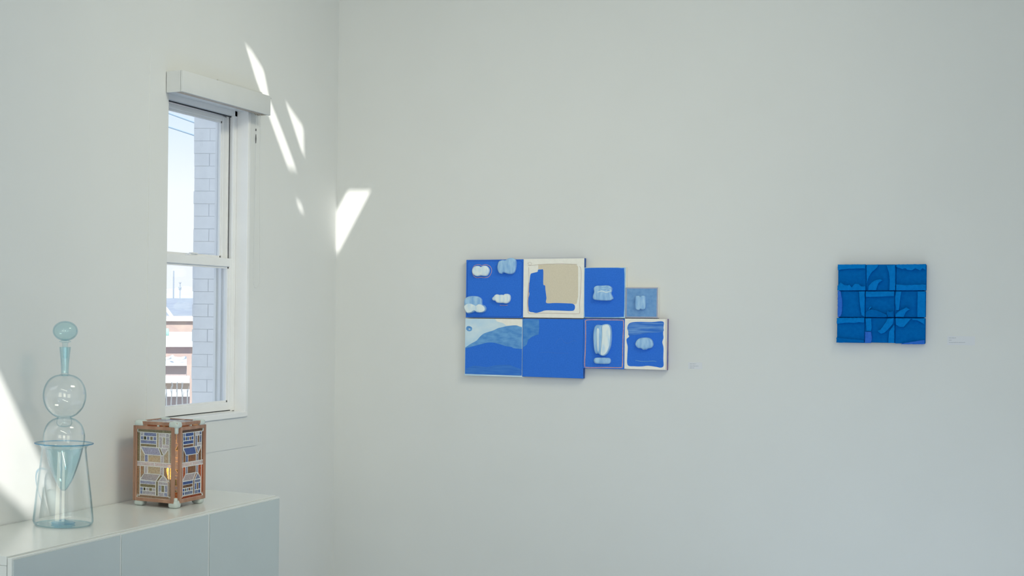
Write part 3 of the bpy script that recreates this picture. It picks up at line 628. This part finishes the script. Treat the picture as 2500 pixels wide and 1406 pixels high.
# 6 plain blue
c6, R = canvas('plain cobalt square canvas with a faint paler wash in its corner', ((707, 713), (1336, 1338)), M_cob, M_edge)
paint('painted_wash', [A(712, 720), A(876, 720), A(880, 800), A(872, 880), A(850, 885), A(800, 905), A(765, 935), A(757, 960), A(750, 985), A(712, 1012)], .0002, mat('wash_paint', (.05, .215, .60), .7, .2, col2=(.10, .30, .64), scale=30, stretch=(1, 1, 1.5), detail=8), c6, n=1)
for pp in ([(1050, 975), (1080, 930), (1110, 920), (1140, 958), (1180, 970), (1230, 945), (1270, 950)], [(880, 1072), (960, 1062), (1050, 1072), (1180, 1074)]):
    ribbon('painted_line', [A(*p) for p in pp], .0007, .0003, mat('scratch_paint', (.10, .26, .66), .7), c6, closed=False)
# 7 pink outlined
c7, R = canvas('upright cobalt canvas outlined in pink with a tall pale blob', ((1339, 713), (1766, 1242)), M_cob, M_edge)
P = [(1366, 732), (1450, 726), (1600, 728), (1730, 730), (1756, 748), (1752, 900), (1748, 1050), (1744, 1205), (1720, 1224), (1560, 1222), (1380, 1222), (1352, 1198), (1358, 1050), (1362, 900), (1362, 765)]
ribbon('painted_line', [A(*p) for p in P], .0045, .0003, M_pink, c7, n=5, jitter=.06)
blob(c7, [(1462, 800), (1490, 778), (1530, 782), (1560, 772), (1600, 772), (1630, 800), (1638, 880), (1630, 990), (1600, 1070), (1560, 1102), (1525, 1096), (1500, 1078), (1475, 1080), (1458, 1040), (1448, 940), (1450, 850)], M_b2, .018, label='tall pale blob')
blob(c7, [(1545, 800), (1570, 782), (1602, 780), (1625, 810), (1630, 890), (1620, 990), (1592, 1062), (1560, 1092), (1530, 1082), (1535, 1000), (1545, 900)], M_b1, .004, .0175, name='glaze_patch', bev=.002)
blob(c7, [(1488, 830), (1505, 815), (1515, 850), (1512, 960), (1508, 1050), (1495, 1040), (1488, 930)], M_b1, .003, .0175, name='glaze_patch', bev=.0015)
blob(c7, [(1450, 1150), (1462, 1125), (1500, 1118), (1570, 1120), (1612, 1124), (1628, 1150), (1616, 1180), (1570, 1186), (1500, 1184), (1464, 1178)], M_b3, .015, label='small flat pill blob')
# 8 white with blue field
c8, R = canvas('white bordered canvas with ragged blue field and round pale blob', ((1769, 713), (2206, 1250)), M_offw, mat('violet_edge', (.14, .17, .42), .7, .2, col2=(.30, .20, .30), scale=30))
F = [(1820, 762), (1900, 748), (2050, 750), (2166, 745), (2172, 800), (2168, 870), (2172, 915), (2160, 960), (2172, 1020), (2170, 1130), (2172, 1205), (2145, 1224), (2090, 1215), (2010, 1205), (1940, 1212), (1870, 1210), (1800, 1198), (1796, 1100), (1800, 1010), (1790, 960), (1790, 925), (1815, 900), (1806, 850), (1796, 810)]
paint('painted_field', [A(*p) for p in F], .0002, M_cob, c8, n=4)
paint('painted_wash', [A(*p) for p in [(1822, 766), (1900, 752), (2050, 754), (2164, 750), (2168, 800), (2166, 850), (2040, 862), (1900, 880), (1815, 892), (1806, 850), (1800, 815)]], .0008, mat('brushed_blue_paint', (.035, .165, .60), .7, .2, col2=(.24, .46, .76), scale=22, stretch=(.35, 1, 5), lo=.42, hi=.75), c8, n=4)
ribbon('painted_line', [A(*p) for p in [(1880, 1148), (1960, 1160), (2060, 1156), (2100, 1160)]], .0028, .0009, M_mid, c8, closed=False)
ribbon('painted_line', [A(2200, 722), A(2198, 900), A(2200, 1100), A(2198, 1244)], .003, .0003, M_pinkw, c8, closed=False)
blob(c8, [(1884, 975), (1900, 940), (1930, 918), (1965, 912), (2010, 912), (2045, 925), (2065, 955), (2070, 990), (2050, 1020), (2015, 1026), (1995, 1038), (1965, 1038), (1945, 1026), (1915, 1022), (1892, 1000)], M_b2, .018)

# ------------------------------------------------------------------ nine-tile blue felt relief
SF = -.030
def Q(x, y, d=0.0): q = ony(2020 + x / 5.858, 620 + y / 5.858, SF - d); return (q.x, q.z)
M_felt = mat('deep_blue_felt', (.001, .118, .42), 1, 0, col2=(.002, .136, .46), scale=90, bump=.5, bscale=500, detail=8)
M_felt2 = mat('blue_felt_flap', (.002, .172, .55), 1, 0, col2=(.004, .20, .61), scale=90, bump=.5, bscale=500, detail=8)
M_felt3 = mat('violet_blue_felt_flap', (.030, .145, .60), 1, 0, col2=(.040, .170, .65), scale=90, bump=.5, bscale=500)
rel = empty('felt_wall_relief', 'deep blue square felt relief of nine tiles with peeled flaps', 'artwork', (Q(780, 1280)[0], -.001, Q(780, 1280)[1]))
TX = [[(156, 551), (554, 978), (982, 1412)], [(150, 540), (544, 960), (964, 1404)], [(140, 533), (537, 964), (968, 1398)]]
TYS = [(152, 526), (529, 908), (911, 1272)]
MB().box(Q(170, 0)[0], Q(1385, 0)[0], SF + .012, -.001, Q(0, 1255)[1], Q(0, 170)[1]).build('backing', mat('navy_backing', (.001, .03, .12), 1, 0), rel)
FL = {
 (0, 0): [([(150, 150), (548, 150), (548, 208), (440, 210), (300, 214), (150, 230)], 2), ([(146, 522), (146, 455), (195, 408), (240, 440), (300, 448), (318, 440), (350, 478), (395, 425), (450, 428), (490, 465), (545, 458), (547, 522)], 2)],
 (0, 1): [([(558, 155), (738, 150), (700, 210), (640, 262), (590, 345), (562, 430)], 2), ([(846, 165), (970, 155), (974, 520), (886, 520), (892, 400), (885, 280)], 2), ([(586, 520), (590, 460), (640, 402), (700, 370), (760, 362), (800, 378), (742, 410), (718, 460), (702, 520)], 2)],
 (0, 2): [([(985, 150), (1414, 145), (1404, 228), (1365, 205), (1330, 238), (1290, 222), (1260, 206), (1205, 238), (1140, 228), (1120, 205), (1080, 218), (1040, 205), (986, 190)], 2), ([(984, 522), (984, 432), (1040, 438), (1110, 446), (1250, 440), (1375, 434), (1411, 442), (1411, 520)], 2)],
 (1, 0): [([(150, 530), (190, 530), (208, 620), (215, 690), (212, 780), (208, 850), (186, 895), (150, 905)], 3), ([(452, 535), (536, 535), (536, 900), (488, 872), (476, 780), (464, 690)], 2)],
 (1, 1): [([(548, 540), (956, 534), (956, 606), (880, 606), (780, 612), (660, 616), (550, 615)], 2), ([(546, 905), (546, 838), (600, 800), (640, 790), (720, 808), (790, 840), (852, 870), (856, 905)], 1), ([(848, 835), (866, 806), (890, 825), (950, 815), (954, 900), (862, 902)], 1), ([(588, 792), (600, 765), (624, 750), (640, 762), (612, 785), (600, 802)], 2)],
 (1, 2): [([(990, 535), (1062, 535), (1042, 680), (1025, 802), (985, 805), (970, 700), (968, 600)], 2), ([(972, 902), (975, 860), (1005, 830), (1060, 800), (1130, 764), (1188, 795), (1135, 820), (1110, 860), (1098, 902)], 2), ([(1290, 535), (1404, 535), (1402, 908), (1286, 904)], 2)],
 (2, 0): [([(138, 914), (531, 912), (530, 982), (450, 978), (380, 990), (300, 982), (240, 988), (138, 1000)], 2), ([(132, 1266), (132, 1190), (200, 1200), (300, 1215), (420, 1222), (526, 1232), (526, 1266)], 1)],
 (2, 1): [([(545, 920), (630, 918), (640, 1050), (624, 1108), (560, 1098)], 2), ([(540, 1112), (626, 1112), (640, 1200), (626, 1272), (538, 1272)], 3), ([(862, 925), (950, 914), (945, 985), (915, 1030), (862, 1090), (815, 1130), (770, 1142), (722, 1108), (722, 1092), (762, 1080), (820, 1000), (845, 960)], 2), ([(960, 1010), (960, 1272), (868, 1272), (876, 1190), (882, 1110), (920, 1060)], 2)],
 (2, 2): [([(974, 920), (1202, 924), (1150, 960), (1080, 1006), (1070, 1020), (1102, 1048), (1040, 1046), (978, 1010)], 2), ([(1212, 926), (1396, 915), (1392, 1010), (1350, 985), (1290, 952), (1222, 948)], 2), ([(1050, 1288), (1120, 1268), (1200, 1258), (1392, 1228), (1392, 1290)], 3)],
}
for r in range(3):
    for c in range(3):
        xa, xb = TX[r][c]; ya, yb = TYS[r]
        if c == 2: yb += 14 if r == 2 else 0
        tl, b2 = Q(xa, ya), Q(xb, yb)
        t = MB().box(tl[0], b2[0], SF, -.001, b2[1], tl[1], .0035).build('tile', M_felt, rel, True); auto_smooth(t)
        cxm, czm = (tl[0] + b2[0]) / 2, (tl[1] + b2[1]) / 2; half = (b2[0] - tl[0]) / 2
        for pts, k in FL[(r, c)]:
            P = [Vector(Q(*p)) for p in pts]; S = []
            for i, p in enumerate(P):           # keep the straight edges straight, roughen the torn ones
                q = P[(i + 1) % len(P)]; n_ = max(1, int((q - p).length / .005))
                for j in range(n_):
                    w_ = p.lerp(q, j / n_); S.append(w_ + Vector((random.uniform(-1, 1), random.uniform(-1, 1))) * .0006)
            ctr = sum(P, Vector((0, 0))) / len(P)
            # a flap rises from the tile's rim towards its torn inner edge
            def tilt(p, cxm=cxm, czm=czm, half=half):
                d_ = max(abs(p[0] - cxm), abs(p[1] - czm)) / half; return 1.3 - .75 * min(1, d_)
            relief('flap', S, SF + .0008, .0155, (M_felt, M_felt, M_felt2, M_felt3)[k], t, bevel=.0022, steps=2, tilt=tilt)

# ------------------------------------------------------------------ wall labels
M_card = mat('label_card', (.685, .70, .735), .6, .2); M_ink = mat('label_ink', (.36, .39, .43), .7, .1)
def wall_label(label, u0, v0, u1, v1, lines):
    a, b = ony(u0, v0, -.0016), ony(u1, v1, -.0016)
    c = tag(MB().box(a.x, b.x, -.0012, -.0002, b.z, a.z).build('wall_label', M_card), label, 'label', 'wall labels beside the artworks')
    for ua, ub, v in lines:
        mb = MB(); u = ua
        while u < ub:                      # unreadable small print: words as short runs of strokes
            wl = random.uniform(3, 7); e_ = min(u + wl, ub); p, q = ony(u, v, -.0014), ony(e_, v, -.0014)
            k = p.x
            while k < q.x: mb.box(k, min(k + .0011, q.x), -.0015, -.0012, p.z - .0012, p.z + random.uniform(.0008, .0016)); k += .0017
            u = e_ + .9
        mb.build('text_line', M_ink, c)
    return c
wall_label('small pale printed card right of the painted canvases', 1680, 884, 1714, 901, [(1684, 1699, 888), (1684, 1705, 893.5), (1684, 1695, 898)])
wall_label('pale printed card right of the blue felt relief', 2313, 820, 2380, 843, [(2317, 2334, 824.8), (2317, 2324, 830.5), (2317, 2356, 836)])

# ------------------------------------------------------------------ outside: painted brick pier next door
M_brick = mat('white_painted_brick', (.80, .80, .79), .8, .2, col2=(.84, .84, .83), scale=14, bump=.25, bscale=90)
M_mort = mat('painted_mortar', (.66, .67, .68), .9, .1)
pw0 = at(470, 765, 9.8); az = math.radians(62); tdir = Vector((math.sin(az), math.cos(az), 0)); ndir = Vector((math.cos(az), -math.sin(az), 0))
pier = empty('brick_pier', 'white painted brick pier next door, seen through the right of the window', 'wall', (pw0.x, pw0.y, -3))
def pbox(mb, t0, t1, n0, n1, z0, z1):
    v = [pw0 + tdir * t + ndir * n_ + Vector((0, 0, z - pw0.z)) for t in (t0, t1) for n_ in (n0, n1) for z in (z0, z1)]
    return mb.add(v, [(0, 1, 3, 2), (4, 6, 7, 5), (0, 4, 5, 1), (2, 3, 7, 6), (0, 2, 6, 4), (1, 5, 7, 3)])
pbox(MB(), .004, 1.6, -.9, -.003, -3.2, 5.5).build('core', M_mort, pier)
CH = .0858
for r in range(-10, 19):
    zc = 1.5 - .016 + r * CH; t = random.uniform(-.004, .003); odd = r % 2 == 0
    ends = [.105, .335, .565] if odd else [.22, .45, .68]
    for e_ in ends:
        pbox(MB(), t, e_ + random.uniform(-.003, .003) - .002, -.06, random.uniform(-.001, .0025), zc + .0017, zc + CH - .0017).build('brick', M_brick, pier); t = e_ + .002

# ------------------------------------------------------------------ outside: low roofs stepping away, seen from above
eR = Vector((math.cos(PSI), math.sin(PSI), 0)); eF = Vector((-math.sin(PSI), math.cos(PSI), 0))
M_roofw = mat('white_sheet_roof', (.74, .74, .73), .7, .2, col2=(.78, .78, .77), scale=1.5)
M_roofg = mat('grey_sheet_roof', (.31, .335, .37), .7, .2, col2=(.37, .395, .43), scale=1.2, detail=8)
M_bwall = mat('brown_brick_wall', (.44, .335, .295), .85, .15, col2=(.52, .40, .345), scale=1.6)
M_bwall2 = mat('mauve_brick_wall', (.43, .355, .345), .85, .15, col2=(.47, .385, .37), scale=1.6)
M_bwall3 = mat('tan_brick_wall', (.50, .40, .32), .85, .15, col2=(.56, .45, .37), scale=2)
M_fasc = mat('fascia_board', (.50, .46, .45), .7, .2)
def W3(u, v, d): return at(u, v, d)
def shed(name, label, uL, uR, v_back, d_back, v_front, d_front, v_wall, mroof, mwall, lip=.12, depth_wall=None):
    bl_, br_ = W3(uL, v_back, d_back), W3(uR, v_back, d_back); fl, fr = W3(uL, v_front, d_front), W3(uR, v_front, d_front)
    zl = W3(uL, v_wall, d_front).z - .35
    base = (fl + fr) / 2
    e = empty(name, label, 'building', (base.x, base.y, min(zl, -3.2)), group='roofs seen through the window')
    th = Vector((0, 0, -.0011 * d_front))
    MB().add([bl_, br_, fr, fl] + [p + th for p in (bl_, br_, fr, fl)], [(0, 1, 2, 3), (7, 6, 5, 4), (0, 4, 5, 1), (1, 5, 6, 2), (2, 6, 7, 3), (3, 7, 4, 0)]).build('roof', mroof, e)
    bk = eF * lip; zb = -3.2
    wl = [fl + th * 1.02 + bk, fr + th * 1.02 + bk, br_ + th * 1.02 - bk, bl_ + th * 1.02 - bk]
    lo = [Vector((p.x, p.y, zb)) for p in wl]
    MB().add(wl + lo, [(0, 1, 2, 3), (7, 6, 5, 4), (0, 4, 5, 1), (1, 5, 6, 2), (2, 6, 7, 3), (3, 7, 4, 0)]).build('wall', mwall, e)
    MB().add([fl + th - eF * .02, fr + th - eF * .02, fr - eF * .02, fl - eF * .02, fl + th, fr + th, fr, fl], [(0, 1, 2, 3), (7, 6, 5, 4), (0, 4, 5, 1), (1, 5, 6, 2), (2, 6, 7, 3), (3, 7, 4, 0)]).build('gutter', mroof if mroof is M_roofw else M_fasc, e)
    return e
shed('shed', 'large grey sheet roof farthest out, below the pole', 300, 620, 728, 91.0, 771, 67.6, 785, M_roofg, M_bwall2)
s1 = shed('shed', 'thin white roof edge over the upper brown brick wall', 330, 560, 773, 62.4, 780, 52.0, 809, M_roofw, M_bwall)
s2 = shed('shed', 'broad white roof in the middle of the view', 340, 540, 810, 46.8, 843, 28.6, 866, M_roofw, M_bwall)
s3 = shed('shed', 'narrow white roof cluttered with pipes, over mauve bricks', 350, 456, 872, 26.0, 889, 21.8, 915, M_roofw, M_bwall2)
s4 = shed('shed', 'white roof with tan bricks just behind the bare stems', 350, 463, 917, 20.3, 931, 18.5, 948, M_roofw, M_bwall3)
s5 = shed('shed', 'lowest white roof nearest to the window', 350, 463, 950, 17.4, 964, 16.1, 982, M_roofw, M_bwall2)
# pipes lying on the narrow roof, a green tank on the broad roof
pr = empty('roof_pipe', 'white pipe with elbows lying on the narrow cluttered roof', 'pipe', W3(430, 885, 22.36))
MB().tube([W3(404, 876, 23.40), W3(418, 872, 23.40), W3(421, 870, 22.88), W3(424, 874, 22.62), W3(440, 876, 22.62), W3(452, 873, 22.88)], .026, 8).build('pipe_run', M_roofw, pr, True)
tk = empty('water_tank', 'small pale green tank on the broad white roof', 'tank', W3(408, 823, 37.70))
p = W3(408, 823, 37.70); p.z += .16
MB().lathe((p.x, p.y), [(.01, p.z - .12), (.045, p.z - .12), (.045, p.z + .05), (.03, p.z + .07), (.01, p.z + .07)], 20, False).build('tank_body', mat('pale_green_tank', (.36, .60, .52), .6), tk, True)
bm_ = tag(MB().tube([W3(402, 750, 57.20), W3(411, 761, 57.20), W3(422, 776, 57.20)], .07, 8).build('roof_brace', M_roofw, None, True), 'white diagonal brace standing against the grey roof', 'brace')
hl = [W3(u, v, 240) for u, v in ((250, 715), (330, 708), (404, 706), (424, 704), (440, 700), (452, 698), (466, 700), (520, 702), (640, 712), (640, 790), (250, 790))]
n_ = len(hl); back = [p + eF * 25 for p in hl]
hill = link_mesh('hill', hl + back, [tuple(range(n_)), tuple(range(n_, 2 * n_))[::-1]] + [(k, (k + 1) % n_, n_ + (k + 1) % n_, n_ + k) for k in range(n_)], mat('pale_hazy_hill', (.47, .50, .51), 1, 0, col2=(.50, .53, .54), scale=.15)); tag(hill, kind='structure')
M_pole = mat('pole_grey', (.25, .29, .34), .8, .2)
def pole(label, u, v0, v1, d, r, arms=()):
    a, b = W3(u, v1, d), W3(u, v0, d); b = Vector((a.x, a.y, b.z)); a.z = -3.2
    e = empty('utility_pole', label, 'pole', a); MB().tube([a, b], r, 10).build('shaft', M_pole, e, True)
    for v, hw in arms:
        c = W3(u, v, d); MB().tube([c - eR * hw - eF * r, c + eR * hw - eF * r], r * .6, 6).build('crossarm', M_pole, e)
        for s_ in (-.8, .8): MB().tube([c + eR * hw * s_, c + eR * hw * s_ + Vector((0, 0, r * 3))], r * .45, 6).build('insulator', M_pole, e)
pole('thick plain grey pole left of the smaller crossarm pole', 423.5, 661, 727, 98, .046)
pole('slim pole with crossarms, right of the thick plain pole', 439.5, 690, 727, 112, .032, ((691, .09), (703, .125), (707, .10)))
for lab, (a, b) in (('upper of the two power lines across the sky', ((380, 265), (520, 315.5))), ('lower of the two power lines across the sky', ((380, 299.5), (520, 345)))):
    P0, P1 = W3(*a, 24), W3(*b, 21); dd = P1 - P0
    tag(MB().tube([P0 - dd * 6, P0, P1, P1 + dd * 4], .014, 6).build('power_line', mat('cable_blue_grey', (.30, .40, .50), .7), None, True), lab, 'cable')
# bare stems of a shrub close under the window
M_twig = mat('pale_bare_twig', (.82, .78, .70), .8, .2, col2=(.86, .83, .78), scale=20)
for k, (u, lean) in enumerate(((407, -1), (419, 1), (432, 1), (445, -1), (457, 1))):
    g0 = W3(u, 1010, 11.6); g0.z = -3.2
    e = empty('bare_stem', None, 'plant', g0, group='bare stems below the window')
    e['label'] = ('leftmost bare stem below the window', 'straight pale stem second from the left below the window', 'tall pale stem in the middle of the row below the window', 'crooked pale stem, second nearest to the brick pier', 'short bare stem beside the brick pier')[k]
    P = [g0, W3(u - lean * .3 + random.uniform(-1, 1), 985, 11.6), W3(u + lean * .4, 960, 11.6), W3(u + lean, 932 + (k in (0, 4)) * 18, 11.6)]
    MB().tube(P, [.006, .0055, .004, .002], 6).build('stalk', M_twig, e, True)
    for j in range(3):
        b0 = P[1].lerp(P[3], .25 + .22 * j); MB().tube([b0, b0 + eR * random.uniform(-.010, .010) + Vector((0, 0, .03)), b0 + eR * random.uniform(-.013, .013) + Vector((0, 0, .06))], [.003, .0025, .0015], 5).build('twig', M_twig, e)
gp = [Vector((-160, -40, -3.2)), Vector((-.5, -40, -3.2)), Vector((-.5, 420, -3.2)), Vector((-160, 420, -3.2))]
tag(link_mesh('ground', gp + [p + Vector((0, 0, -.3)) for p in gp], [(0, 1, 2, 3), (7, 6, 5, 4), (0, 4, 5, 1), (1, 5, 6, 2), (2, 6, 7, 3), (3, 7, 4, 0)], mat('yard_concrete', (.46, .47, .48), .9, .1, col2=(.54, .55, .56), scale=.8)), kind='structure')
